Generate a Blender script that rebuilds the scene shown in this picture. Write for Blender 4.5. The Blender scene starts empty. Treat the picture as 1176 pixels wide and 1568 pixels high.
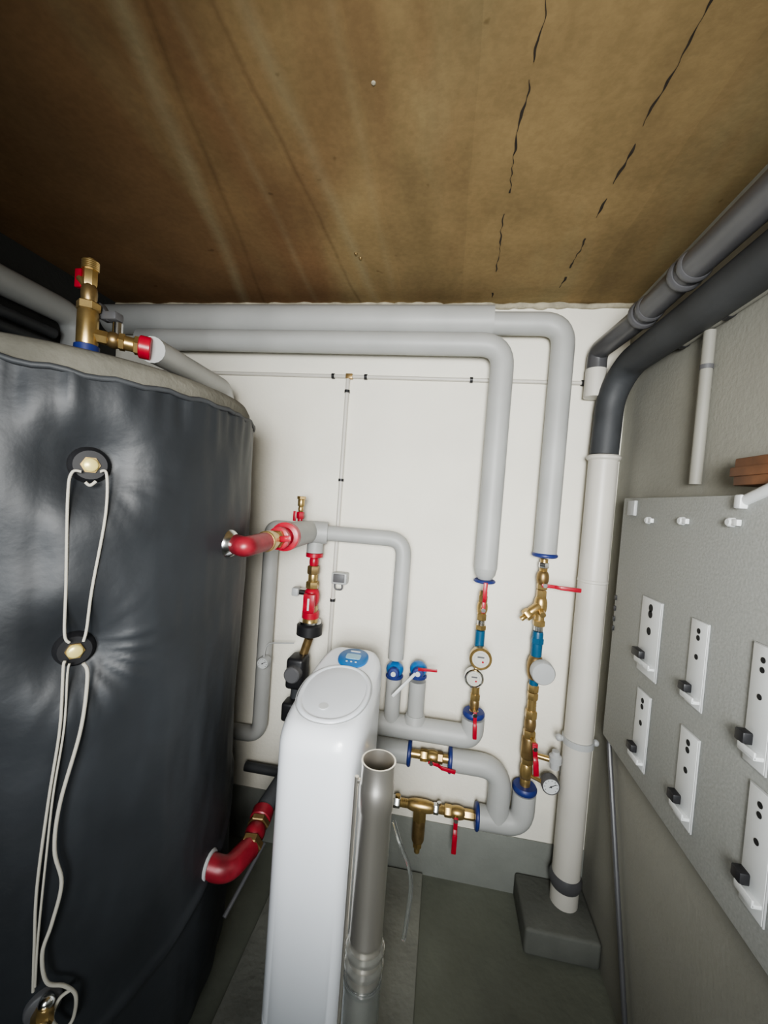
import bpy,bmesh,math,random
from mathutils import Vector,Matrix,noise
random.seed(3)
sin,cos,pi=math.sin,math.cos,math.pi
# ---------------- camera (survey frame 1176x1568) ----------------
F=620.0;CX=588.0;CY=784.0;HC=1.63;D=1.75
psi=math.radians(8.5);pit=math.radians(1.9);rho=.073
fwd=Vector((-sin(psi)*cos(pit),cos(psi)*cos(pit),-sin(pit)))
r0=Vector((cos(psi),sin(psi),0));u0=r0.cross(fwd)
rt=r0*cos(rho)+u0*sin(rho);up=-r0*sin(rho)+u0*cos(rho)
C0=Vector((0,0,HC))
def ray(px,py): return rt*(px-CX)+up*(CY-py)+fwd*F
def P(px,py,y=1.66):
    d=ray(px,py);return C0+d*(y/d.y)
def PX(px,py,x):
    d=ray(px,py);return C0+d*(x/d.x)
def PZ(px,py,z):
    d=ray(px,py);return C0+d*((z-HC)/d.z)
def PD(px,py,dep): return C0+ray(px,py)*(dep/F)
cam=bpy.data.cameras.new('camera');co=bpy.data.objects.new('camera',cam)
bpy.context.collection.objects.link(co);bpy.context.scene.camera=co
cam.sensor_fit='VERTICAL';cam.sensor_height=36;cam.sensor_width=27;cam.lens=F/1568*36;cam.clip_start=.02
M=Matrix((rt,up,-fwd)).transposed().to_4x4();M.translation=C0;co.matrix_world=M
# ---------------- materials ----------------
def mat(name,col,rough=.5,metal=0,nscale=0,namt=0,bump=0,bscale=60,trans=0,coat=0):
    m=bpy.data.materials.new(name);m.use_nodes=True;nt=m.node_tree;b=nt.nodes['Principled BSDF']
    b.inputs['Base Color'].default_value=(*col,1);b.inputs['Roughness'].default_value=rough
    b.inputs['Metallic'].default_value=metal;b.inputs['Transmission Weight'].default_value=trans
    b.inputs['Coat Weight'].default_value=coat
    tc=nt.nodes.new('ShaderNodeTexCoord')
    if namt:
        n=nt.nodes.new('ShaderNodeTexNoise');n.inputs['Scale'].default_value=nscale;n.inputs['Detail'].default_value=6
        nt.links.new(tc.outputs['Object'],n.inputs['Vector'])
        r=nt.nodes.new('ShaderNodeValToRGB');r.color_ramp.elements[0].position=.3;r.color_ramp.elements[1].position=.7
        r.color_ramp.elements[0].color=(*[c*(1-namt) for c in col],1);r.color_ramp.elements[1].color=(*[min(1,c*(1+namt)) for c in col],1)
        nt.links.new(n.outputs['Fac'],r.inputs['Fac']);nt.links.new(r.outputs['Color'],b.inputs['Base Color'])
    if bump:
        n2=nt.nodes.new('ShaderNodeTexNoise');n2.inputs['Scale'].default_value=bscale;n2.inputs['Detail'].default_value=5
        nt.links.new(tc.outputs['Object'],n2.inputs['Vector'])
        bp=nt.nodes.new('ShaderNodeBump');bp.inputs['Strength'].default_value=bump;bp.inputs['Distance'].default_value=.01
        nt.links.new(n2.outputs['Fac'],bp.inputs['Height']);nt.links.new(bp.outputs['Normal'],b.inputs['Normal'])
    return m
WALL=mat('white_plaster',(.78,.755,.67),.88,0,2.5,.06,.15,90)
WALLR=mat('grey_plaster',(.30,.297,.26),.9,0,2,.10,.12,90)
WALLD=mat('low_bounce_plaster',(.045,.045,.042),.9,0,2,.12,.3,70)  # left and rear walls coloured dark to cut bounced light
DADO=mat('grey_dado',(.22,.23,.21),.8,0,4,.12,.2,50)
FLOORM=mat('painted_concrete',(.155,.165,.135),.6,0,3,.25,.2,40)
PAD=mat('pale_concrete',(.27,.275,.245),.7,0,5,.25,.3,40)
PLIN=mat('plinth_concrete',(.13,.135,.12),.75,0,5,.2,.3,40)
PIPE=mat('grey_insulation_jacket',(.39,.395,.385),.5,0,5,.08,.08,20)
PVC=mat('white_pvc',(.55,.53,.48),.42,0,5,.05)
CONDG=mat('painted_conduit',(.25,.245,.215),.6,0,5,.06)
DPIPE=mat('dark_insulation',(.045,.048,.052),.6,0,8,.2,.1,30)
GPIPE=mat('grey_drain_pipe',(.095,.095,.10),.33,0,6,.15)
BRASS=mat('brass',(.50,.36,.16),.33,.85,30,.15)
BRASSD=mat('aged_brass',(.30,.21,.10),.4,.8,30,.25)
CHROME=mat('chrome',(.7,.7,.68),.2,1)
STEEL=mat('brushed_steel',(.95,.91,.84),.30,.94,4,.04)
RED=mat('red_paint',(.38,.012,.03),.35,0,30,.2)
REDP=mat('red_copper_elbow',(.22,.018,.028),.38,.1,14,.5)
BLUE=mat('blue_collar',(.02,.035,.17),.45)
TEAL=mat('teal_coupling',(.01,.085,.17),.4)
BLACK=mat('black_plastic',(.015,.015,.017),.45)
DGREY=mat('dark_grey_plastic',(.10,.10,.105),.5)
LGREY=mat('light_grey_plastic',(.40,.41,.41),.45)
WPL=mat('white_plastic',(.62,.64,.64),.35)
DIAL=mat('dial_face',(.52,.51,.46),.4)
KNOB=mat('pale_yellow_plug',(.70,.60,.24),.3,.15)
SOFT=mat('softener_white',(.84,.87,.91),.3,coat=.2)
SOFTL=mat('softener_lid_grey',(.72,.75,.79),.35)
LCD=mat('display_blue',(.02,.15,.40),.3)
LCDP=mat('display_panel',(.30,.50,.60),.3)
CORD=mat('white_cord',(.46,.44,.38),.8)
LID=mat('beige_foam',(.14,.134,.11),.9,0,12,.15,.3,60)
BOARD=mat('speckled_board',(.43,.445,.43),.8,0,150,.10,.07,160)
WOOD=mat('brown_wood',(.16,.07,.03),.6,0,20,.3)
PLAST=mat('clear_plastic',(.9,.93,.93),.12,trans=.95)
MORT=mat('mortar',(.36,.33,.25),.9,0,20,.3,.5,60)
HOLE=mat('dark_hole',(.01,.01,.01),.8)
TANK=mat('dark_pvc_foil',(.026,.029,.033),.50,0,4,.25,.28,12)
CRACK=mat('dark_crack',(.03,.022,.015),.9,0,30,.4)
# ---------------- builder ----------------
def frame(axis):
    z=Vector(axis).normalized();a=Vector((0,0,1)) if abs(z.z)<.9 else Vector((1,0,0))
    x=a.cross(z).normalized();y=z.cross(x);return x,y,z
def fillet(pts,rad,n=8):
    pts=[Vector(p) for p in pts]
    if rad<=0 or len(pts)<3: return pts
    out=[pts[0]]
    for i in range(1,len(pts)-1):
        a,b,c=pts[i-1],pts[i],pts[i+1]
        d1=(a-b);d2=(c-b);l=min(rad,d1.length*.49,d2.length*.49)
        p1=b+d1.normalized()*l;p2=b+d2.normalized()*l
        for k in range(n+1):
            t=k/n;out.append(p1*(1-t)**2+b*2*t*(1-t)+p2*t*t)
    out.append(pts[-1]);return out
class B:
    def __init__(s,name): s.name=name;s.bm=bmesh.new();s.mats=[]
    def mi(s,m):
        if m not in s.mats: s.mats.append(m)
        return s.mats.index(m)
    def face(s,vs,i):
        try:
            f=s.bm.faces.new(vs);f.material_index=i;return f
        except ValueError: pass
    def rings(s,rs,m,cap=True,capm=None):
        i=s.mi(m);R=[[s.bm.verts.new(v) for v in r] for r in rs];n=len(R[0])
        for a,b in zip(R,R[1:]):
            for k in range(n): s.face((a[k],a[(k+1)%n],b[(k+1)%n],b[k]),i)
        if cap:
            s.face(R[0][::-1],i);s.face(R[-1],s.mi(capm) if capm else i)
        return s
    def lathe(s,p,axis,prof,m,seg=24,cap=True,capm=None):
        x,y,z=frame(axis);p=Vector(p)
        return s.rings([[p+z*h+(x*cos(2*pi*k/seg)+y*sin(2*pi*k/seg))*max(r,1e-4) for k in range(seg)] for h,r in prof],m,cap,capm)
    def cyl(s,a,b,r,m,seg=24,bev=None):
        a=Vector(a);b=Vector(b);L=(b-a).length;e=min(r*.12,L*.2) if bev is None else bev
        return s.lathe(a,b-a,[(0,r-e),(e,r),(L-e,r),(L,r-e)],m,seg)
    def tube(s,pts,r,m,fil=0,seg=18,cap=True):
        pts=fillet(pts,fil);n=len(pts)
        rr=r if isinstance(r,(list,tuple)) else [r]*n
        rs=[];x=None
        for i,p in enumerate(pts):
            t=(pts[min(i+1,n-1)]-pts[max(i-1,0)]).normalized()
            if x is None: x,y,_=frame(t)
            else:
                x=(x-t*x.dot(t)).normalized()
            y=t.cross(x)
            rs.append([p+(x*cos(2*pi*k/seg)+y*sin(2*pi*k/seg))*rr[i] for k in range(seg)])
        return s.rings(rs,m,cap)
    def box(s,c,size,m,rot=None,bev=.002,seg=2):
        t=bmesh.new();bmesh.ops.create_cube(t,size=1)
        for v in t.verts: v.co=Vector((v.co.x*size[0],v.co.y*size[1],v.co.z*size[2]))
        if bev: bmesh.ops.bevel(t,geom=t.edges[:],offset=min(bev,min(size)*.45),segments=seg,affect='EDGES',profile=.5)
        R=rot if rot is not None else Matrix.Identity(3);c=Vector(c);i=s.mi(m);mp={}
        for v in t.verts: mp[v]=s.bm.verts.new(c+R@v.co)
        for f in t.faces: s.face([mp[v] for v in f.verts],i)
        t.free();return s
    def bar(s,a,b,w,th,m,side=(0,1,0),bev=.002):
        a=Vector(a);b=Vector(b);z=(b-a).normalized();y=Vector(side);y=(y-z*y.dot(z)).normalized();x=y.cross(z)
        return s.box((a+b)/2,(w,th,(b-a).length),m,Matrix((x,y,z)).transposed(),bev)
    def ball(s,c,r,m,axis=(0,0,1),k=1.0,seg=20):
        return s.lathe(Vector(c),axis,[(-r*k*cos(pi*j/10),r*sin(pi*j/10)) for j in range(11)],m,seg,False)
    def done(s,ang=35,smooth=True):
        bmesh.ops.recalc_face_normals(s.bm,faces=s.bm.faces[:])
        cs=[v.co for v in s.bm.verts];lo=Vector([min(c[i] for c in cs) for i in range(3)]);hi=Vector([max(c[i] for c in cs) for i in range(3)]);c=(lo+hi)/2
        for v in s.bm.verts: v.co-=c
        me=bpy.data.meshes.new(s.name);s.bm.to_mesh(me);s.bm.free()
        for m in s.mats: me.materials.append(m)
        if smooth:
            me.shade_smooth();me.set_sharp_from_angle(angle=math.radians(ang))
        o=bpy.data.objects.new(s.name,me);o.location=c;bpy.context.collection.objects.link(o);return o
def chain(b,a,c,segs):
    a=Vector(a);c=Vector(c);d=c-a;L=d.length
    for t0,t1,r,m,k in segs:
        p=a+d*t0;l=L*(t1-t0)
        if k=='h': b.lathe(p,d,[(0,r*.9),(l*.12,r),(l*.88,r),(l,r*.9)],m,6)
        elif k=='s': b.lathe(p,d,[(l*(.5-.5*cos(pi*j/8)),r*(.55+.45*sin(pi*j/8))) for j in range(9)],m,20)
        elif k=='t': b.lathe(p,d,[(l*j/10,r*(1 if j%2 else .93)) for j in range(11)],m,20)
        else: b.lathe(p,d,[(0,r*.9),(l*.08,r),(l*.92,r),(l,r*.9)],m,24)
def gauge(b,c,r,axis=(0,-1,0),case=CHROME):
    c=Vector(c);x,y,z=frame(axis)
    b.lathe(c-z*.03,z,[(0,r*.8),(.004,r),(.036,r),(.04,r*.92),(.036,r*.86)],case,28,True)
    b.lathe(c+z*.005,z,[(0,r*.86),(.002,r*.86)],WPL,28)
    b.bar(c+z*.009-x*r*.2-y*r*.1,c+z*.009+x*r*.55+y*r*.35,.002,.001,BLACK,z,0)
    for k in range(9):
        an=-.7+k*.55;q=x*cos(an)+y*sin(an)
        b.bar(c+z*.008+q*r*.62,c+z*.008+q*r*.76,.0015,.001,BLACK,z,0)
    b.ball(c+z*.009,r*.1,BLACK)
def meter(b,c,r,case=BRASS):
    c=Vector(c);z=Vector((0,-1,0))
    b.lathe(c-z*.035,z,[(0,r*.6),(.012,r*.95),(.03,r),(.045,r),(.05,r*.88),(.046,r*.76)],case,28,True)
    b.lathe(c+z*.010,z,[(0,r*.76),(.002,r*.76)],DIAL,28)
    b.lathe(c+z*.0105,z,[(0,r*.60),(.002,r*.60)],LGREY,28);b.lathe(c+z*.0115,z,[(0,r*.55),(.002,r*.55)],DIAL,28)
    b.box(c+z*.014+Vector((0,0,r*.2)),(r*.6,.001,r*.14),DGREY,bev=0)
    b.lathe(c+z*.0125+Vector((r*.2,0,-r*.22)),z,[(0,r*.10),(.0015,r*.10)],RED,12)
def lever(b,base,d,L,m=RED,out=.035,w=.014):
    base=Vector(base);d=Vector(d).normalized();o=Vector((0,-1,0))
    b.cyl(base,base+o*out,.007,BRASS,12);b.lathe(base+o*(out-.002),o,[(0,.009),(.008,.009)],CHROME,6)
    b.bar(base+o*out-d*.012,base+o*out+d*L*.3,w,.005,m,o);b.bar(base+o*out+d*L*.28,base+o*(out+.01)+d*L*.42,w,.005,m,o)
    b.bar(base+o*(out+.01)+d*L*.4,base+o*(out+.01)+d*L,w*1.15,.008,m,o,.003)
def collar(b,p,axis,r,m=BLUE,l=.016):
    x,y,z=frame(axis);p=Vector(p);b.lathe(p-z*l/2,z,[(0,r*.9),(l*.3,r),(l*.7,r),(l,r*.9)],m,28)
# ---------------- room ----------------
ZC=P(560,466,D).z;XR=.675;XL=-1.62;YR=-1.6
CXC=(XL+XR)/2;CYC=(YR+D)/2
def cx(px,py): return PZ(px,py,ZC)
def ceiling_mat():
    m=bpy.data.materials.new('stained_concrete_ceiling');m.use_nodes=True;nt=m.node_tree;b=nt.nodes['Principled BSDF'];N=nt.nodes.new;L=nt.links.new
    b.inputs['Roughness'].default_value=.95;b.inputs['Specular IOR Level'].default_value=.2
    tc=N('ShaderNodeTexCoord')
    def nz(sc,scale=1,det=7,dist=0,loc=(0,0,0)):
        mp=N('ShaderNodeMapping');mp.inputs['Scale'].default_value=sc;mp.inputs['Location'].default_value=loc;L(tc.outputs['Object'],mp.inputs['Vector'])
        n=N('ShaderNodeTexNoise');n.inputs['Scale'].default_value=scale;n.inputs['Detail'].default_value=det;n.inputs['Distortion'].default_value=dist;L(mp.outputs[0],n.inputs['Vector']);return n.outputs['Fac']
    def ramp(f,els):
        r=N('ShaderNodeValToRGB');e=r.color_ramp.elements
        e[0].position,e[0].color=els[0][0],(*els[0][1],1);e[1].position,e[1].color=els[-1][0],(*els[-1][1],1)
        for p,c in els[1:-1]:
            q=e.new(p);q.color=(*c,1)
        L(f,r.inputs['Fac']);return r.outputs[0]
    def mix(f,a,c,bt='MIX'):
        x=N('ShaderNodeMix');x.data_type='RGBA';x.blend_type=bt
        if isinstance(f,(int,float)): x.inputs[0].default_value=f
        else: L(f,x.inputs[0])
        L(a,x.inputs[6])
        if isinstance(c,tuple): x.inputs[7].default_value=(*c,1)
        else: L(c,x.inputs[7])
        return x.outputs[2]
    def math_(op,a,b_=None,c_=None,clamp=False):
        x=N('ShaderNodeMath');x.operation=op;x.use_clamp=clamp
        for i,v in enumerate((a,b_,c_)):
            if v is None: continue
            if isinstance(v,(int,float)): x.inputs[i].default_value=v
            else: L(v,x.inputs[i])
        return x.outputs[0]
    base=ramp(nz((2.2,.6,1),1.4,6,.6),[(.30,(.215,.155,.078)),(.5,(.285,.205,.105)),(.7,(.295,.245,.135))])
    sx=N('ShaderNodeSeparateXYZ');L(tc.outputs['Object'],sx.inputs[0])
    xg=math_('MULTIPLY_ADD',sx.outputs[0],-.7,.08)
    rn=nz((2.2,.45,1),1.7,6,.5,(3,1,0))
    rf=math_('MULTIPLY',math_('ADD',xg,rn),.95,None,True)
    rf=ramp(rf,[(.38,(0,0,0)),(.72,(1,1,1))])
    col=mix(math_('MULTIPLY',rf,.75),base,(.19,.10,.052))
    wob=math_('MULTIPLY',math_('SUBTRACT',nz((.5,1.0,1),2.5,2),.5),.10)
    u=math_('DIVIDE',math_('ADD',sx.outputs[0],math_('MULTIPLY',wob,.25)),.235)
    wn=N('ShaderNodeTexWhiteNoise');wn.noise_dimensions='1D';L(math_('FLOOR',u),wn.inputs['W'])
    tone=ramp(wn.outputs['Value'],[(0,(.93,.93,.93)),(1,(1.04,1.04,1.03))])
    col=mix(1.0,col,tone,'MULTIPLY')
    for q,s,w,a,cc in [((350,400),(185,10),.035,.42,(.34,.30,.19)),((545,390),(400,60),.028,.30,(.34,.30,.19)),((450,390),(290,60),.02,.18,(.34,.30,.19)),((590,390),(520,60),.02,.12,(.34,.30,.19)),((380,400),(225,10),.012,.4,(.10,.06,.028)),((520,400),(330,10),.010,.4,(.11,.065,.033))]:
        p1=cx(*q);p2=cx(*s);k=(p1.x-p2.x)/(p1.y-p2.y)
        xl=math_('SUBTRACT',sx.outputs[0],math_('MULTIPLY_ADD',sx.outputs[1],k,p1.x-CXC-k*(p1.y-CYC)))
        d=math_('ABSOLUTE',math_('ADD',xl,math_('MULTIPLY',wob,.4)))
        f=math_('SUBTRACT',1,math_('DIVIDE',d,w),None,True)
        f=math_('MULTIPLY',math_('MULTIPLY',f,a*2),nz((3,2,1),2,5),None,True)
        col=mix(f,col,cc)
    fine=nz((1,1,1),5,8)
    col=mix(1.0,col,ramp(fine,[(.32,(.84,.84,.83)),(.68,(1.08,1.08,1.06))]),'MULTIPLY')
    grit=nz((1,1,1),70,3)
    col=mix(1.0,col,ramp(grit,[(.35,(.93,.93,.93)),(.65,(1.04,1.04,1.04))]),'MULTIPLY')
    spots=ramp(nz((1,1,1),20,2),[(.22,(.5,.47,.42)),(.27,(1,1,1))])
    col=mix(.6,col,spots,'MULTIPLY')
    L(col,b.inputs['Base Color'])
    bp=N('ShaderNodeBump');bp.inputs['Strength'].default_value=.25;bp.inputs['Distance'].default_value=.01;L(math_('ADD',fine,math_('MULTIPLY',grit,.15)),bp.inputs['Height']);L(bp.outputs[0],b.inputs['Normal'])
    return m
CEIL=ceiling_mat()
def wall(name,lo,hi,m):
    b=B(name);lo=Vector(lo);hi=Vector(hi);b.box((lo+hi)/2,hi-lo,m,bev=0);return b.done(smooth=False)
wall('wall_back',(XL-.1,D,0),(XR+.1,D+.1,ZC),WALL)
wall('wall_left',(XL-.1,YR,0),(XL,D,ZC),WALLD)
wall('wall_right',(XR,YR,0),(XR+.1,D,ZC),WALLR)
wall('floor',(XL-.1,YR-.1,-.1),(XR+.1,D+.1,0),FLOORM)
wall('ceiling',(XL-.1,YR-.1,ZC),(XR+.1,D+.1,ZC+.1),CEIL)
b=B('wall_rear')
WX0,WX1,WZ0,WZ1=-.45,.45,1.0,2.1
for lo,hi in [((XL-.1,YR-.1,0),(XR+.1,YR,WZ0)),((XL-.1,YR-.1,WZ1),(XR+.1,YR,ZC)),((XL-.1,YR-.1,WZ0),(WX0,YR,WZ1)),((WX1,YR-.1,WZ0),(XR+.1,YR,WZ1))]:
    lo=Vector(lo);hi=Vector(hi);b.box((lo+hi)/2,hi-lo,WALLD,bev=0)
b.done(smooth=False)
b=B('window_1')
for a,c in [((WX0,WZ0),(WX1,WZ0)),((WX0,WZ1),(WX1,WZ1)),((WX0,WZ0),(WX0,WZ1)),((WX1,WZ0),(WX1,WZ1)),((0,WZ0),(0,WZ1))]:
    b.bar((a[0],YR-.05,a[1]),(c[0],YR-.05,c[1]),.05,.06,WPL)
b.done()
zd=P(760,1276,D).z
wall('baseboard_back',(XL,D-.006,0),(XR,D,zd),DADO)
def ribbon(name,x,y0,y1,w,m,amp=.008,gaps=0,n=70,xe=None):
    b=B(name);i=b.mi(m);prev=None
    for k in range(n+1):
        t=k/n;y=y0+(y1-y0)*t;xx=x+((xe-x)*t if xe is not None else 0)+amp*noise.noise(Vector((x*9,y*9,1)))+amp*.5*noise.noise(Vector((x*9,y*40,1)))
        ww=w*(.12+abs(noise.noise(Vector((x*5,y*19,4))))*1.9)
        if gaps and noise.noise(Vector((x*3,y*9,7)))<-.5+gaps: prev=None;continue
        a=b.bm.verts.new((xx-ww,y,ZC-.0015));c=b.bm.verts.new((xx+ww,y,ZC-.0015))
        if prev: b.face((prev[0],prev[1],c,a),i)
        prev=(a,c)
    return b.done(smooth=False)
a=cx(858,440);c=cx(1080,5);ribbon('ceiling_crack',c.x,c.y-.4,a.y,.0034,CRACK,.008,.40,240,a.x)
a=cx(752,455);c=cx(822,20);ribbon('ceiling_crack',c.x,c.y-.3,a.y,.0026,CRACK,.012,.22,240,a.x)
b=B('trim_1')
n=120;pts=[];rr=[]
for k in range(n+1):
    x=XL+(XR-XL)*k/n;pts.append(Vector((x,D-.004,ZC-.006+.010*noise.noise(Vector((x*9,0,0))))));rr.append(.010+.02*abs(noise.noise(Vector((x*14,3,0)))))
b.tube(pts,rr,MORT,seg=8);b.done(60)
b=B('ceiling_debris')
for px,py in [(545,388),(552,395),(560,470)]:
    p=cx(px,py);b.ball(p,.006,BRASSD)
p=cx(572,127);b.ball(p,.005,MORT,(0,0,1),.5)
b.done()
# ---------------- buffer tank ----------------
TC=Vector((-1.05,1.0,0));TR=.48;TH=HC+.195
def hit(px,py,R=TR):
    d=ray(px,py);a=d.x**2+d.y**2;bb=-2*(d.x*TC.x+d.y*TC.y);cc=TC.x**2+TC.y**2-R*R
    t=(-bb-math.sqrt(max(0,bb*bb-4*a*cc)))/(2*a);return C0+d*t
K1=hit(139,712);K2=hit(115,998)
def th_of(p): return math.atan2(p.y-TC.y,p.x-TC.x)
def tank_r(th,z):
    r=TR+.009*noise.noise(Vector((cos(th)*2.2,sin(th)*2.2,z*1.6)))
    r+=.005*noise.noise(Vector((cos(th)*7,sin(th)*7,z*4+5)))
    r+=.0020*noise.noise(Vector((cos(th)*17,sin(th)*17,z*9+2)))
    for K,w,am in ((K1,.07,.0009),(K2,.06,.0034)):
        du=((th-th_of(K)+pi)%(2*pi)-pi)*TR;dz=z-K.z;q=math.hypot(du,dz);an=math.atan2(dz,du)
        r-=.030*math.exp(-(q/w)**2)
        r+=.009*math.exp(-((q-.13)/.06)**2)
        lob=.05+.95*max(0,cos(an+.7))
        r+=am*lob*math.exp(-((q-.11)/.055)**2)*cos(an*19+5*noise.noise(Vector((an*2,K.z,0))))
    r+=.004*math.exp(-((TH-z)/.09)**2)*noise.noise(Vector((cos(th)*16,sin(th)*16,z*5)))*2
    if z<.30:
        r-=.10*((.30-z)/.30)**2.0
        r+=.005*sin(th*30+z*12)*math.exp(-((z-.2)/.08)**2)
    e=z-(.42+.18*((th-th_of(K2)+pi)%(2*pi)-pi));r+=.010*math.exp(-(e/.018)**2)
    return r
b=B('buffer_tank')
nth=320;nz_=240;rs=[]
for j in range(nz_+1):
    z=.02+(TH-.02)*j/nz_
    rs.append([TC+Vector((cos(t)*tank_r(t,z),sin(t)*tank_r(t,z),z+(.008*noise.noise(Vector((cos(t)*3,sin(t)*3,9))) if j==nz_ else 0))) for t in [2*pi*k/nth for k in range(nth)]])
b.rings(rs,TANK)
pts=[TC+Vector((cos(2*pi*k/120)*(TR+.002),sin(2*pi*k/120)*(TR+.002),TH+.008*noise.noise(Vector((cos(2*pi*k/120)*3,sin(2*pi*k/120)*3,9)))+.003*sin(k*1.7))) for k in range(121)]
b.tube(pts,.006,DPIPE,seg=8,cap=False)
b.lathe((TC.x,TC.y,TH-.03),(0,0,1),[(0,TR-.012),(.06,TR-.012),(.078,TR-.022),(.088,TR-.05),(.092,TR-.15),(.094,.05)],LID,96)
b.lathe((TC.x,TC.y,0),(0,0,1),[(0,.36),(.03,.36)],BLACK,48)
def nrm(p): return Vector((p.x-TC.x,p.y-TC.y,0)).normalized()
for K in (K1,K2):
    n=nrm(K);k=K-n*.030
    b.lathe(k-n*.01,n,[(0,.038),(.016,.036),(.028,.033),(.034,.028),(.034,.018)],BLACK,28)
    b.lathe(k+n*.018,n,[(0,.0165),(.010,.0165)],BRASS,6)
    b.lathe(k+n*.022,n,[(0,.0135),(.008,.0135),(.011,.010)],KNOB,24)
def cord(pts,r=.003,off=.009):
    P3=[]
    for q in pts:
        p=hit(q[0],q[1]);P3.append(p+nrm(p)*off)
    out=[]
    for i in range(len(P3)-1):
        p0=P3[max(i-1,0)];p1=P3[i];p2=P3[i+1];p3=P3[min(i+2,len(P3)-1)]
        for k in range(8):
            t=k/8;out.append(.5*((2*p1)+(p2-p0)*t+(2*p0-5*p1+4*p2-p3)*t*t+(3*p1-p0-3*p2+p3)*t**3))
    out.append(P3[-1]);b.tube(out,r,CORD,seg=8)
cord([(124,722),(110,724),(104,760),(101,900),(99,968),(106,982)],.0027)
cord([(152,722),(162,727),(160,790),(140,900),(132,960),(127,980)],.0027)
cord([(130,738),(137,743),(146,737)],.003)
cord([(100,1010),(97,1020),(92,1110),(75,1220),(58,1350),(54,1440),(52,1508)],.0027,.013)
cord([(106,1012),(103,1030),(98,1110),(82,1210),(72,1300),(60,1420),(55,1500)],.0020,.014)
cord([(126,1010),(132,1030),(122,1110),(92,1220),(84,1290),(94,1340),(80,1400),(66,1445),(72,1488),(98,1495),(114,1510),(110,1545),(95,1560),(80,1545),(90,1515),(108,1500)],.0034,.02)
p=hit(66,1535);n=nrm(p);chain(b,p-n*.03,p+n*.08,[(0,.4,.030,DGREY,'c'),(.4,.7,.018,BRASS,'h'),(.7,1,.012,CHROME,'c')])
p2=hit(72,1518);b.ball(p2+nrm(p2)*.02,.014,CHROME)
b.done(50)
# ---- tank-top fittings
b=B('tank_safety_valve')
t0=PD(132,512,1.0);t1=PD(141,398,1.0)
ax=(t0+t1)/2
base=Vector((ax.x,ax.y,TH+.064));top=Vector((ax.x,ax.y,t1.z))
chain(b,base,top,[(0,.2,.020,BRASS,'c'),(.16,.24,.027,BLUE,'c'),(.23,.55,.023,BRASS,'c'),(.54,.62,.026,BRASS,'h'),(.6,.78,.018,BRASSD,'s'),(.76,.92,.016,BRASS,'h'),(.9,.98,.019,BRASS,'t'),(.97,1,.009,BRASS,'c')])
q=PD(122,425,1.0);b.cyl(base.lerp(top,.72),q,.009,BRASS,12);b.bar(q+Vector((0,0,.02)),q-Vector((0,0,.025)),.018,.012,RED)
s0=base.lerp(top,.34);s1=PD(232,535,1.06)
chain(b,s0,s1,[(.1,.32,.017,BRASS,'h'),(.3,.5,.021,BRASSD,'s'),(.48,.58,.022,BRASS,'h'),(.56,.74,.018,BRASS,'c'),(.72,.82,.024,BRASS,'h'),(.8,1,.029,RED,'c')])
m2=s0.lerp(s1,.45)
b.cyl(m2,m2+Vector((0,0,.045)),.012,CHROME,12);b.box(m2+Vector((-.02,0,.06)),(.05,.03,.022),DGREY,bev=.006)
b.bar(m2+Vector((-.05,0,.09)),m2+Vector((-.02,.0,.05)),.02,.01,DGREY,(0,0,1))
b.done()
b=B('insulated_pipe')
e=PD(345,596,1.66)
b.tube([s1+(e-s1)*.004,e,Vector((e.x+.03,e.y+.03,e.z-.5))],.034,PIPE,.07);b.done()
# ---------------- pipes on back wall ----------------
yA=1.675
pa0=P(205,490,yA);pa1=P(755,492,yA);zA=(pa0.z+pa1.z)/2
v2t=P(860,540,yA);v2b=P(835,850,yA);x2=(v2t.x+v2b.x)/2
b=B('insulated_pipe')
b.tube([(XL+.03,yA,zA),(pa1.x,yA,zA)],.062,PIPE,0,28)
b.tube([(pa1.x-.01,yA,zA-.006),(x2,yA,zA-.006),(x2,yA,v2b.z)],.044,PIPE,.085,24)
collar(b,(x2,yA,v2b.z),(0,0,1),.049);b.done()
yB=1.645
b=B('insulated_pipe')
zB=(P(240,524,yB).z+P(740,523,yB).z)/2
t=P(768,560,yB);bt=P(743,885,yB);x1=(t.x+bt.x)/2
b.tube([(-1.40,yB,zB),(x1,yB,zB),(x1,yB,bt.z+.04)],.045,PIPE,.09,24)
b.lathe((x1,yB,bt.z+.045),(0,0,-1),[(0,.045),(.03,.040),(.05,.026)],PIPE,24)
collar(b,(x1,yB,bt.z-.012),(0,0,1),.043,l=.012);b.done()
xl=-1.53
b=B('insulated_pipe')
zl=PX(0,428,xl).z
b.tube([(xl,-1.0,zl),(xl,1.45,zl),(xl,1.45,zl-.7)],.048,PIPE,.08,20);b.done()
b=B('dark_pipe')
for dz,r in ((-.10,.020),(-.15,.020)):
    b.tube([(xl,-1.0,zl+dz),(xl,1.36,zl+dz)],r,DPIPE,0,14)
b.done()
# conduits
def clip(b,p,ax,r):
    x,y,z=frame(ax);b.lathe(Vector(p)-z*.006,z,[(0,r),(.012,r)],BLACK,12);b.box(Vector(p)+Vector((0,.008,0)),(.014,.010,.014) ,BLACK)
b=B('electrical_conduit')
yc=D-.014
c0=P(300,566,yc);c1=P(890,591,yc);zc=(c0.z+c1.z)/2
b.tube([(c0.x-.3,yc,zc),(XR-.05,yc,zc)],.008,PVC,0,12)
for px in (510,560,722,893): clip(b,(P(px,580,yc).x,yc,zc),(1,0,0),.012)
j=P(535,578,yc);b.box((j.x,yc,zc),(.03,.022,.022),BRASSD)
xv=(j.x+P(507,925,yc).x)/2;zb=P(500,1000,yc).z
b.tube([(xv,yc,zc),(xv,yc,zb)],.009,PVC,0,12)
for py in (599,735,920): clip(b,(xv,yc,P(520,py,yc).z),(0,0,1),.012)
b.done()
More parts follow.
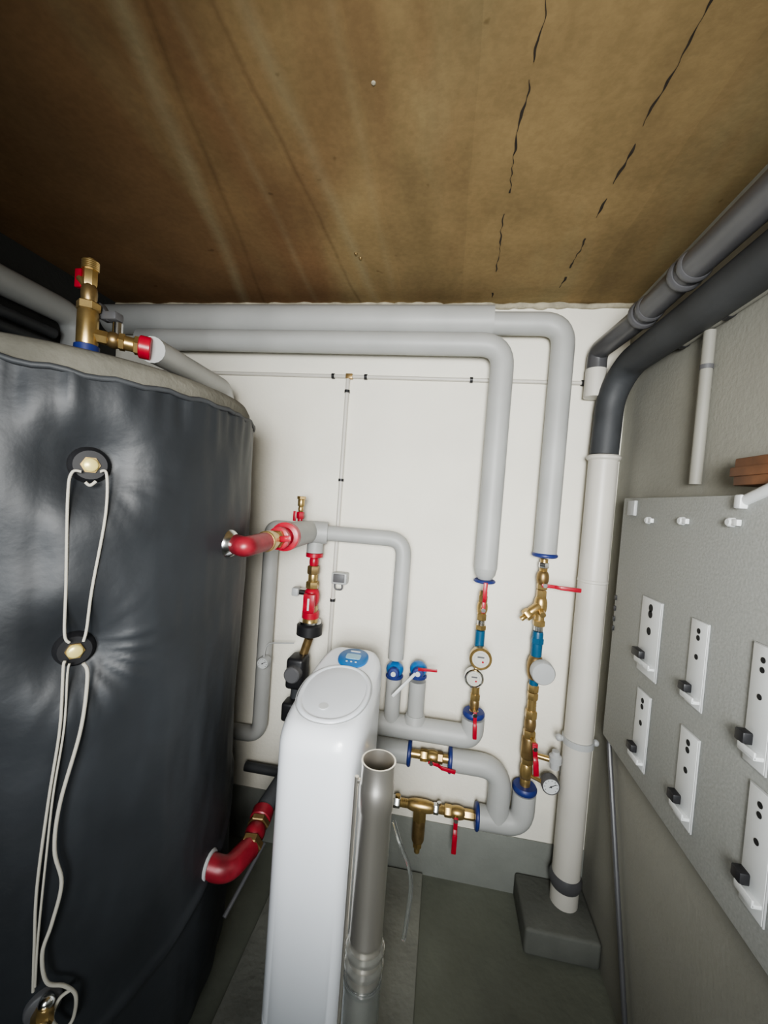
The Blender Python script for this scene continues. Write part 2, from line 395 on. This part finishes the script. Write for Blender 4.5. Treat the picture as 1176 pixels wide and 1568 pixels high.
b=B('junction_box')
p=P(521,885,D-.03);b.box(p,(.068,.05,.05),LGREY,bev=.006);b.box(p+Vector((0,-.026,.003)),(.05,.008,.036),DGREY,bev=.003)
b.tube([p+Vector((-.02,-.01,-.022)),p+Vector((-.02,-.01,-.05)),p+Vector((.015,-.01,-.05)),p+Vector((.012,-.01,-.022))],.004,DGREY,.03,8)
b.done()
# ---------------- valve column 1 ----------------
def col(x,y,px): return lambda py: P(px,py,y).z
z=col(x1,yB,738)
b=B('ball_valve')
chain(b,(x1,yB,z(905)),(x1,yB,z(964)),[(0,.12,.016,BRASS,'c'),(.1,.28,.019,BRASS,'h'),(.26,.6,.022,BRASS,'s'),(.58,.75,.020,BRASS,'h'),(.73,.9,.016,CHROME,'t'),(.88,1,.022,BRASS,'h')])
lever(b,(x1,yB-.01,z(930)),(0,0,1),.11);b.done()
b=B('water_meter')
b.cyl((x1,yB,z(965)),(x1,yB,z(990)),.019,TEAL)
chain(b,(x1,yB,z(985)),(x1,yB,z(1041)),[(0,1,.016,TEAL,'c')])
meter(b,(x1+.004,yB-.045,z(1002)),.043);meter(b,(x1-.014,yB-.04,z(1033)),.037,CHROME)
b.done()
b=B('ball_valve')
chain(b,(x1,yB,z(1042)),(x1,yB,z(1098)),[(0,.15,.020,CHROME,'h'),(.14,.4,.016,BRASS,'t'),(.38,.55,.021,BRASS,'h'),(.5,.85,.019,BRASSD,'s'),(.84,1,.018,BRASS,'c')])
collar(b,(x1,yB,z(1094)),(0,0,1),.044,l=.022)
lever(b,(x1,yB-.01,z(1086)),(.05,0,-1),.09,out=.045);b.done()
# ---------------- pipe C ----------------
b=B('insulated_pipe')
yC=yB;zC=P(680,1122,yC).z
b.tube([(x1,yC,z(1100)),(x1,yC,zC),(P(560,1100,yC).x,yC,zC)],.045,PIPE,.085,24)
xr_=P(639,1050,yC).x
b.tube([(xr_,yC,zC),(xr_,yC,P(640,1042,yC).z)],.034,PIPE,0,20)
b.lathe((xr_,yC,zC+.03),(0,0,1),[(0,.047),(.03,.038),(.03,.034)],PIPE,20)
b.done()
# ---------------- valve column 2 ----------------
z2=col(x2,yA,826)
b=B('ball_valve')
chain(b,(x2,yA,z2(855)),(x2,yA,z2(902)),[(0,.15,.015,BRASS,'c'),(.12,.3,.02,CHROME,'h'),(.28,.45,.016,BRASS,'t'),(.4,.85,.024,BRASSD,'s'),(.82,1,.021,BRASS,'h')])
lever(b,(x2,yA-.01,z2(893)),(1,0,-.03),.13);b.done()
b=B('y_strainer')
chain(b,(x2,yA,z2(903)),(x2,yA,z2(966)),[(0,.2,.020,BRASS,'h'),(.15,.6,.026,BRASS,'s'),(.55,.75,.019,BRASS,'c'),(.73,.88,.024,BRASS,'h'),(.86,1,.018,CHROME,'c')])
s=Vector((x2,yA-.005,z2(925)));dd=Vector((-.75,-.25,-.6)).normalized()
chain(b,s,s+dd*.10,[(0,.6,.019,BRASS,'c'),(.55,.8,.023,BRASS,'h'),(.8,1,.010,BRASS,'c')])
b.cyl(s+Vector((0,-.01,-.02)),s+Vector((-.0,-.05,-.03)),.012,BRASS,12);b.done()
b=B('water_meter')
chain(b,(x2,yA,z2(967)),(x2,yA,z2(1060)),[(0,.42,.021,TEAL,'c'),(.1,.2,.025,TEAL,'h'),(.4,.8,.032,BRASSD,'s'),(.78,.9,.018,TEAL,'c'),(.88,1,.022,BRASS,'h')])
b.lathe((x2+.018,yA-.03,z2(1022)),(0,-1,0),[(0,.03),(.002,.045),(.03,.045),(.036,.041),(.038,.001)],LGREY,28)
b.done()
b=B('check_valve')
chain(b,(x2,yA,z2(1061)),(x2,yA,z2(1215)),[(0,.07,.022,BRASS,'h'),(.06,.2,.018,BRASS,'t'),(.18,.26,.024,BRASS,'h'),(.24,.40,.023,BRASSD,'s'),(.38,.46,.025,BRASS,'h'),(.45,.66,.027,BRASSD,'c'),(.64,.72,.024,BRASS,'h'),(.7,.88,.025,BRASS,'s'),(.86,1,.020,BRASS,'c')])
b.cyl((x2+.01,yA,z2(1130)),(x2+.01,yA-.05,z2(1130)),.010,BRASS,12);b.box((x2+.012,yA-.055,z2(1132)),(.02,.012,.022),RED)
lever(b,(x2+.012,yA-.01,z2(1135)),(.1,0,-1),.10,out=.05,w=.018)
collar(b,(x2,yA,z2(1210)),(0,0,1),.048,l=.025)
b.done()
b=B('pressure_gauge')
g=P(843,1203,yA-.04);gauge(b,g,.034,case=DGREY);b.cyl((x2+.02,yA,g.z),(g.x-.02,yA-.03,g.z),.008,BRASS,10);b.done()
b=B('safety_relief_valve')
g=P(850,1165,yA-.02);b.cyl((x2+.024,yA,g.z),g,.011,BRASS,12)
b.lathe(g+Vector((0,0,-.03)),(0,0,1),[(0,.018),(.02,.018),(.024,.024),(.05,.024),(.058,.016),(.07,.014)],LGREY,20)
b.tube([g,g+Vector((.035,.01,0)),g+Vector((.035,.01,-.06))],.011,GPIPE,.02,12);b.done()
b=B('insulated_pipe')
zD=P(775,1258,yA).z;xd0=P(730,1250,yA).x
b.tube([(x2,yA,z2(1216)),(x2,yA,zD),(xd0,yA,zD)],.046,PIPE,.09,24)
collar(b,(xd0,yA,zD),(1,0,0),.052)
zE=P(720,1168,yA).z;xe=P(764,1215,yA).x
b.tube([(P(690,1165,yA).x,yA,zE),(xe,yA,zE),(xe,yA,zD)],.045,PIPE,.09,24)
b.tube([(P(560,1145,yA).x,yA,zE),(P(627,1153,yA).x,yA,zE)],.045,PIPE,0,24)
collar(b,(P(627,1153,yA).x,yA,zE),(1,0,0),.052);collar(b,(P(689,1163,yA).x,yA,zE),(1,0,0),.052)
b.done()
b=B('ball_valve')
a_=Vector((P(629,1153,yA).x,yA,zE));c_=Vector((P(687,1163,yA).x,yA,zE))
chain(b,a_,c_,[(0,.3,.018,BRASS,'t'),(.25,.45,.024,BRASS,'h'),(.4,.75,.026,BRASS,'s'),(.7,.85,.024,BRASSD,'h'),(.8,1,.018,BRASS,'c')])
lever(b,a_.lerp(c_,.55)+Vector((0,-.01,0)),(1,0,-.15),.10);b.done()
b=B('filter_strainer')
yF=yA;fz=zD
f0=Vector((P(585,1228,yF).x,yF,fz));f1=Vector((xd0-.009,yF,fz))
chain(b,f0,f1,[(0,.14,.015,BRASS,'c'),(.12,.2,.024,CHROME,'h'),(.2,.3,.018,BRASS,'t'),(.28,.58,.026,BRASS,'s'),(.56,.62,.022,CHROME,'h'),(.6,.7,.018,BRASS,'t'),(.68,.76,.024,BRASS,'h'),(.74,.9,.026,BRASS,'s'),(.88,1,.02,BRASS,'h')])
m_=f0.lerp(f1,.42);chain(b,m_,m_+Vector((0,0,-.20)),[(0,.3,.03,BRASS,'h'),(.25,.75,.026,BRASSD,'c'),(.73,.88,.02,BRASS,'h'),(.86,1,.012,BRASS,'c')])
v_=f0.lerp(f1,.80);lever(b,v_+Vector((0,-.01,0)),(.0,0,-1),.13,w=.017)
b.cyl(f0.lerp(f1,.17),f0.lerp(f1,.17)+Vector((0,0,.03)),.012,BRASS,6);b.cyl(f0.lerp(f1,.62),f0.lerp(f1,.62)+Vector((0,0,.03)),.010,CHROME,6)
b.done()
# ---------------- centre pipes ----------------
yG=1.64
zG=P(545,820,yG).z;xg=P(614,900,yG).x;xq=P(483,830,yG).x
jc=PD(440,821,1.36);jw=Vector((xq,yG,zG))
b=B('insulated_pipe')
b.tube([jc,Vector((xq-.03,yG-.02,zG)),Vector((xq+.05,yG,zG))],.047,PIPE,.05,22)
b.tube([(xq+.04,yG,zG),(xg,yG,zG),(xg,yG,P(605,1008,yG).z)],.032,PIPE,.07,22)
b.tube([jw,(xq,yG,P(483,846,yG).z)],.034,PIPE,0,20)
b.done()
b=B('insulated_pipe')
xw=P(408,950,yG+.04).x
b.tube([(xw,yG+.04,zG-.02),(xw,yG+.04,P(400,1135,yG).z),(xw-.25,yG+.04,P(400,1135,yG).z)],.033,PIPE,.06,20)
b.tube([(xw,yG+.04,zG-.06),(xw,yG+.04,zG),(xw+.08,yG+.04,zG)],.033,PIPE,.05,20)
b.tube([(xw-.05,yG+.03,P(400,1185,yG).z),(xw+.3,yG+.03,P(400,1185,yG).z)],.02,DPIPE,0,14)
b.done()
b=B('tank_flow_connection')
p0=hit(346,832,TR-.01);d=nrm(p0)
b.lathe(p0-d*.015,d,[(0,.042),(.02,.044),(.033,.038),(.043,.028)],CHROME,14)
q1=PD(374,838,1.06);q2=PD(408,829,1.18)
b.tube([p0,p0+d*.03,q1,q2],.0275,REDP,.03,18)
dq=(jc-q2)
chain(b,q2-dq*.05,jc,[(0,.18,.031,BRASS,'c'),(.16,.42,.025,BRASS,'s'),(.40,.55,.029,BRASS,'h'),(.52,.62,.036,RED,'c'),(.6,.86,.032,RED,'c'),(.84,1,.048,RED,'c')])
lever(b,q2.lerp(jc,.5),(1,0,.15),.06,RED,.03,.016)
b.done()
b=B('air_vent_valve')
xa=P(459,806,1.6).x;ya=1.60;za=P(459,800,1.6).z;zt_=P(463,760,1.6).z
chain(b,(xa,ya,za-.02),(xa,ya,zt_),[(0,.3,.010,RED,'c'),(.28,.5,.016,RED,'h'),(.48,.7,.011,BRASS,'s'),(.68,.92,.014,BRASS,'c'),(.9,1,.018,BRASS,'h')])
b.bar((xa-.014,ya-.03,P(463,783,1.6).z),(xa-.014,ya-.03,P(463,798,1.6).z),.012,.006,RED);b.done()
b=B('mixing_valve_group')
zz=lambda py:P(478,py,yG).z
chain(b,(xq,yG,zz(846)),(xq,yG,zz(955)),[(0,.06,.036,RED,'c'),(.05,.2,.020,RED,'s'),(.18,.3,.026,BRASSD,'h'),(.28,.42,.02,BRASS,'c'),(.4,.5,.028,BRASS,'h'),(.5,.75,.034,RED,'s'),(.74,.84,.03,BRASS,'h'),(.82,.92,.036,RED,'c'),(.9,1,.032,BRASS,'c')])
b.cyl((xq,yG,zz(908)),(xq-.055,yG,zz(908)),.014,CHROME,14);b.box((xq-.07,yG,zz(908)),(.03,.04,.035),LGREY,bev=.006)
b.box((xq+.005,yG-.045,zz(920)),(.05,.02,.08),RED,bev=.006);b.box((xq+.005,yG-.056,zz(921)),(.008,.004,.05),WPL,bev=.001)
b.lathe((xq,yG,zz(953)),(0,0,-1),[(0,.04),(.01,.054),(.05,.054),(.055,.045),(.058,.02)],BLACK,28)
b.lathe((xq,yG,zz(953)),(0,0,1),[(0,.047),(.008,.047)],CHROME,28);b.done()
b=B('circulation_pump')
b.box((xq-.03,yG-.03,zz(1025)),(.075,.09,.13),BLACK,bev=.015,seg=3);b.lathe((xq-.03,yG-.07,zz(1022)),(0,-1,0),[(0,.035),(.03,.033),(.035,.028)],DGREY,24)
b.tube([(xq,yG,zz(978)),(xq-.02,yG,zz(1004))],.018,BRASSD,0,14)
b.box((xq-.05,yG-.03,zz(1085)),(.06,.07,.08),BLACK,bev=.012,seg=3)
b.tube([(xq-.04,yG,zz(1050)),(xq-.06,yG,zz(1200))],.022,DPIPE,0,14);b.done()
b=B('thermometer')
g=P(403,1015,yG-.02);gauge(b,g,.026,case=LGREY);b.cyl(g,g+Vector((0,.03,0)),.008,BRASS,10)
b.tube([g+Vector((0,.0,.02)),g+Vector((0,.02,.08)),g+Vector((.12,.03,.09))],.003,LGREY,.03,8);b.done()
b=B('blue_stop_valve')
for px in (603,640):
    g=P(px,1024,yG);xx=xg if px==603 else xr_
    b.ball((xx,yG,g.z),.036,LCD,(0,0,1),.9);b.lathe((xx,yG-.03,g.z),(0,-1,0),[(0,.022),(.012,.024),(.02,.02),(.022,.008)],BLUE,20);collar(b,(xx,yG,g.z-.028),(0,0,1),.036,l=.014)
    b.lathe((xx,yG-.05,g.z),(0,-1,0),[(0,.010),(.006,.010)],WPL,12)
g=P(645,1017,yG);b.bar((xr_,yG-.055,g.z),(xr_+.075,yG-.065,g.z+.008),.012,.006,RED,(0,-1,0))
b.bar((xr_-.01,yG-.05,g.z-.02),(xr_-.09,yG-.10,g.z-.10),.012,.01,WPL,(0,-1,0))
b.done()
b=B('insulated_pipe');b.tube([(xg,yG,P(605,1037,yG).z),(xg,yG,zC+.02)],.032,PIPE,0,20);b.done()
# lower tank return
b=B('tank_return_connection')
p0=hit(316,1324,TR-.01);d=nrm(p0)
b.lathe(p0-d*.015,d,[(0,.044),(.02,.044),(.03,.036)],LGREY,18)
q1=PD(348,1334,1.13);q2=PD(382,1298,1.22);q3=PD(404,1240,1.34)
b.tube([p0,q1,q2],.032,REDP,.06,18)
chain(b,q2-(q3-q2)*.03,q3,[(0,.2,.036,BRASSD,'h'),(.18,.6,.031,REDP,'s'),(.55,.7,.034,BRASSD,'h'),(.7,1,.034,REDP,'c')])
b.tube([q3,q3+Vector((.03,.12,.05)),Vector((q3.x+.04,1.66,q3.z+.05))],.030,DPIPE,.05,16)
b.cyl(PD(405,1290,1.3),PD(343,1405,1.15),.006,GPIPE,10);b.done()
# ---------------- right corner drain pipe ----------------
yD=1.655
f0_=P(920,700,yD);f1_=P(868,1365,yD);xf=(f0_.x+f1_.x)/2
zz3=lambda py:P(895,py,yD).z
b=B('drain_pipe')
b.tube([(xf,yD,.10),(xf,yD,zz3(697))],.052,PVC,0,28)
for py,m,r,l in ((700,PVC,.060,.02),(888,PVC,.0545,.02),(1350,GPIPE,.060,.05)):
    collar(b,(xf,yD,zz3(py)),(0,0,1),r,m,l)
b.lathe((xf,yD,zz3(1135)-.012),(0,0,1),[(0,.058),(.024,.058)],LGREY,28)
b.cyl((xf-.075,yD,zz3(1135)),(xf+.065,yD,zz3(1135)),.010,LGREY,14)
b.ball((xf-.07,yD,zz3(1135)),.014,LGREY);b.ball((xf+.065,yD,zz3(1135)),.013,LGREY)
b.done()
xh=XR-.056
h1=PX(1000,528,xh);h2=PX(1176,403,xh);zH=(h1.z+h2.z)/2
b=B('insulated_drain_pipe')
b.tube([(xf,yD,zz3(695)),(xf+.005,yD,zH-.10),(xh-.005,yD-.07,zH),(xh,1.2,zH),(xh,-1.2,zH)],.050,DPIPE,.09,28)
b.done()
xG=.56
g1=PX(985,488,xG);g2=PX(1176,290,xG);zG2=(g1.z+g2.z)/2
b=B('waste_pipe')
b.tube([(xf-.045,yD+.03,zH-.10),(xf-.045,yD+.03,zG2-.07)],.038,PVC,0,24)
b.tube([(xf-.045,yD+.03,zG2-.08),(xf-.045,yD+.03,zG2),(xG,g1.y+.05,zG2),(xG,-1.2,zG2)],.036,GPIPE,.06,24)
for yy,r in ((g1.y,.045),(g1.y-.04,.041),(g1.y-.22,.043),(g1.y-.26,.041),(g1.y-.6,.042)): collar(b,(xG,yy,zG2),(0,1,0),r,GPIPE,.024)
b.done()
xk=XR-.016
k1=PX(1048,512,xk);k2=PX(1176,457,xk);zk=(k1.z+k2.z)/2
b=B('cable_conduit')
b.tube([(xk,k1.y,zk),(xk,-1.2,zk)],.012,CONDG,0,14)
for q in (k1,PX(1115,486,xk)): b.lathe((xk,q.y-.01,zk),(0,1,0),[(0,.015),(.02,.015)],BLACK,16)
b.done()
b=B('cable_conduit')
v1=PX(1086,520,xk);v2=PX(1075,748,xk);b.tube([(xk,v1.y,zk-.015),(xk,v1.y,v2.z+.012)],.0145,CONDG,0,14)
b.lathe((xk,v1.y,PX(1083,565,xk).z),(0,0,1),[(0,.0155),(.012,.0155)],DGREY,16)
b.done()
# ---------------- mounting board ----------------
XB=.62
bl=PX(955,768,XB);bb0=PX(945,1180,XB);bb1=PX(1176,1455,XB);bt1=PX(1150,748,XB)
zt=(bl.z+bt1.z)/2;zbb=(bb0.z+bb1.z)/2;yb0=bl.y
b=B('mounting_board')
b.box(((XB+XR)/2,(yb0-1.0)/2,(zt+zbb)/2),(XR-XB-.001,yb0+1.0,zt-zbb),BOARD,bev=.004)
p=PX(970,778,XB);b.box((XB-.004,p.y,p.z),(.010,.05,.05),LGREY)
for px,py in ((995,797),(1047,798),(1123,800)):
    p=PX(px,py,XB);b.lathe((XB,p.y,p.z),(-1,0,0),[(0,.011),(.010,.010),(.013,.007)],WPL,16);b.box((XB-.005,p.y-.015,p.z),(.010,.022,.014),WPL)
for px,py in ((940,913),(940,930),(940,947),(940,962)):
    p=PX(px,py,XB);b.box((XB-.001,yb0-.010,p.z),(.006,.012,.016),BLACK,bev=.001)
b.done()
def rail(px0,px1,py0,py1,cpy):
    xc=(px0+px1)/2;ya=PX(px0,(py0+py1)/2,XB).y;yb=PX(px1,(py0+py1)/2,XB).y
    z0=PX(xc,py1,XB).z;z1=PX(xc,py0,XB).z;zcc=PX(xc-8,cpy,XB).z;w=(ya-yb);yc=(ya+yb)/2
    b=B('wall_bracket')
    b.box((XB-.002,yc,(z0+z1)/2),(.004,w,z1-z0),LGREY,bev=.001)
    b.box((XB-.004,yc,(z0+z1)/2),(.002,w*.93,(z1-z0)*.98),WPL,bev=.0008)
    for t in (.12,.20,.42):
        b.lathe((XB-.0045,yc,z1-(z1-z0)*t),(-1,0,0),[(0,w*.10),(.0012,w*.10)],HOLE,14)
    b.box((XB-.012,yc+w*.30,zcc),(.020,w*.42,(z1-z0)*.10),BLACK,bev=.003)
    b.box((XB-.012,yc-w*.05,zcc-(z1-z0)*.09),(.020,w*.75,.008),WPL,bev=.002)
    b.box((XB-.020,yc-w*.05,zcc-(z1-z0)*.07),(.004,w*.75,(z1-z0)*.06),WPL,bev=.001)
    b.done()
for a in [(980,1012,915,1040,1003),(1055,1083,948,1088,1055),(1147,1186,985,1185,1135),(972,994,1055,1180,1145),(1037,1068,1115,1270,1225),(1140,1184,1203,1412,1352)]: rail(*a)
b=B('wooden_box');p=PX(1160,722,XR-.03);b.box((XR-.025,p.y-.03,p.z),(.05,.14,.06),WOOD,bev=.003);b.box((XR-.052,p.y-.03,p.z),(.006,.15,.02),WOOD,bev=.001);b.done()
b=B('cable_end_cap');p=PX(1158,752,XB);b.tube([p+Vector((.0,.03,-.02)),p+Vector((0,-.06,.012))],.012,WPL,0,16);b.box(p+Vector((0,.03,-.022)),(.03,.02,.03),WPL,bev=.004);b.done()
b=B('grounding_rod')
b.tube([Vector((XR-.02,1.60,.9)),Vector((XR-.02,1.25,.02))],.008,GPIPE,0,10);b.done()
# ---------------- plinth & pad ----------------
pl=PZ(805,1425,.10);px0=P(788,1322,D).x
b=B('concrete_plinth');b.box(((px0+XR)/2,(pl.y+D)/2,.05),(XR-px0-.002,D-pl.y-.014,.10),PLIN,bev=.012,seg=3);b.done()
pe=PZ(640,1450,0)
b=B('equipment_pad');b.box((pe.x-.30,.86,.01),(.60,1.74,.02),PAD,bev=.004);b.done()
# ---------------- water softener ----------------
b=B('water_softener')
FL=PZ(430,1112,1.02);FR=PZ(554,1118,1.02);BR=PZ(596,1004,1.04)
sx0=FL.x-.036;sx1=FR.x+.004;sy0=(FL.y+FR.y)/2;sy1=min(BR.y,1.55);scx=(sx0+sx1)/2;scy=(sy0+sy1)/2;ha=(sx1-sx0)/2;hb=(sy1-sy0)/2
def se(a,bb,zf,n=5,N=96,cx=None,cy=None,tp=0):
    cx=scx if cx is None else cx;cy=scy if cy is None else cy;out=[]
    for k in range(N):
        t=2*pi*k/N;c=cos(t);s=sin(t);yy=math.copysign(abs(s)**(2/n),s)
        x=cx+a*math.copysign(abs(c)**(2/n),c)*(1-tp*max(0,yy));y=cy+bb*yy;out.append(Vector((x,y,zf(x,y))))
    return out
slope=.06
ztop=lambda x,y:1.035+slope*(y-scy)/hb*.6
T=.10
rs=[se(ha-.006,hb-.006,lambda x,y:.02,tp=T),se(ha,hb,lambda x,y:.03,tp=T),se(ha,hb,lambda x,y:.16,tp=T),se(ha-.003,hb-.003,lambda x,y:.163,tp=T),se(ha,hb,lambda x,y:.167,tp=T),se(ha,hb,lambda x,y:.6,tp=T)]
rs.append(se(ha,hb,lambda x,y:ztop(x,y)-.07,tp=T))
for k in range(1,10):
    a=pi/2*k/9;ins=.032*(1-cos(a));dz=.07*(1-sin(a));rs.append(se(ha-ins,hb-ins*1.5,lambda x,y:ztop(x,y)-dz,tp=T))
b.rings(rs,SOFT)
lc=(scx,scy-hb*.24)
rs=[];la=ha*.88;lb=hb*.58
for ins,h in ((0,-.004),(.002,.004),(.006,.007),(.012,.007),(.016,.004),(.03,.007),(.06,.010)):
    rs.append(se(la-ins,lb-ins,lambda x,y:ztop(x,y)+h,2.2,64,*lc))
b.rings(rs,SOFTL)
ring=se(la+.002,lb+.002,lambda x,y:ztop(x,y)+.0005,2.2,64,*lc);b.tube(ring+[ring[0]],.0015,LGREY,seg=8,cap=False)
k=se(.014,.014,lambda x,y:ztop(x,y)+.008,2,24,scx-.01,lc[1]-lb*.6);b.rings([k,[v+Vector((0,0,.003)) for v in k]],WPL)
dc=(scx+.010,scy+hb*.56)
rs=[se(.054-i,.060-i,lambda x,y:ztop(x,y)+h,2.2,48,*dc) for i,h in ((0,-.002),(.001,.005),(.004,.007))];b.rings(rs,LCD)
rs=[se(.026,.016,lambda x,y:ztop(x,y)+h,6,32,*dc) for h in (.006,.0085)];b.rings(rs,LCDP)
rs=[se(.018,.003,lambda x,y:ztop(x,y)+h,6,24,dc[0],dc[1]+.035) for h in (.006,.0085)];b.rings(rs,WPL)
for dx in (-.016,0,.016):
    c_=Vector((dc[0]+dx,dc[1]-.034,ztop(0,dc[1]-.034)+.008));b.ball(c_,.004,WPL,(0,0,1),.5,10)
b.done(40)
# ---------------- steel tube ----------------
b=B('steel_flue_tube')
tt=PD(580,1166,.93);tx,ty=tt.x,tt.y;R=.038
b.lathe((tx,ty,.03),(0,0,1),[(0,R),(.3,R),(.34,R),(tt.z-.45,R),(tt.z-.447,R*1.03),(tt.z-.44,R*1.03),(tt.z-.437,R),(tt.z-.14,R),(tt.z-.135,R*1.06),(tt.z-.08,R*1.06),(tt.z-.075,R),(tt.z-.032,R*1.0),(tt.z-.03,R*1.05),(tt.z-.026,R*1.05),(tt.z-.026,R*.95),(tt.z-.5,R*.93)],STEEL,48,True,HOLE)
b.lathe((tx,ty,0.02),(0,0,1),[(0,R*1.3),(.02,R*1.3),(.03,R)],DGREY,32)
for zz_ in (.50,.54,.575): b.lathe((tx,ty,zz_),(0,0,1),[(0,R*1.02),(.006,R*1.20),(.014,R*1.20),(.020,R*1.02)],PLAST,32,False)
b.lathe((tx,ty,.06),(0,0,1),[(0,R*1.10),(.46,R*1.10),(.46,R*1.16),(0,R*1.16)],PLAST,40,False)
b.cyl((tx-R-.012,ty+.01,.03),(tx-R-.012,ty+.01,tt.z-.05),.0055,STEEL,12)
b.bar((tx-R-.012,ty+.01,tt.z-.06),(tx-R*.5,ty+.01,tt.z-.06),.01,.01,STEEL)
b.done()
b=B('clear_drain_hose')
h=[PD(603,1258,1.35),PD(612,1290,1.3),PD(628,1330,1.3),PD(630,1362,1.3),PD(618,1440,1.25)]
b.tube(fillet(h,.05),.007,PLAST,0,10);b.done()
# ---------------- lights ----------------
def area(name,loc,tgt,sx,sy,e,col,spread=180):
    l=bpy.data.lights.new(name,'AREA');l.shape='RECTANGLE';l.size=sx;l.size_y=sy;l.energy=e;l.color=col;l.spread=math.radians(spread)
    o=bpy.data.objects.new(name,l);o.location=loc;o.rotation_euler=(Vector(tgt)-Vector(loc)).to_track_quat('-Z','Y').to_euler();bpy.context.collection.objects.link(o)
area('window_daylight',(0,YR+.03,1.55),(-.02,D,1.50),.85,1.0,14,(.92,.97,1),80)
l=bpy.data.lights.new('vignette_spot','SPOT');l.energy=200;l.spot_size=math.radians(94);l.spot_blend=1;l.shadow_soft_size=.2;l.color=(1,.985,.95)  # added unseen spot behind the camera; soft cone dims the corners
o=bpy.data.objects.new('vignette_spot',l);lo=Vector((.08,-.55,1.72));o.location=lo;o.rotation_euler=(Vector((-.02,D,1.60))-lo).to_track_quat('-Z','Y').to_euler();bpy.context.collection.objects.link(o)
w=bpy.data.worlds.new('world');bpy.context.scene.world=w;w.use_nodes=True
w.node_tree.nodes['Background'].inputs[0].default_value=(.8,.9,1,1);w.node_tree.nodes['Background'].inputs[1].default_value=.5
try: bpy.context.scene.view_settings.look='AgX - Medium High Contrast'
except Exception as ex: print('look',ex)
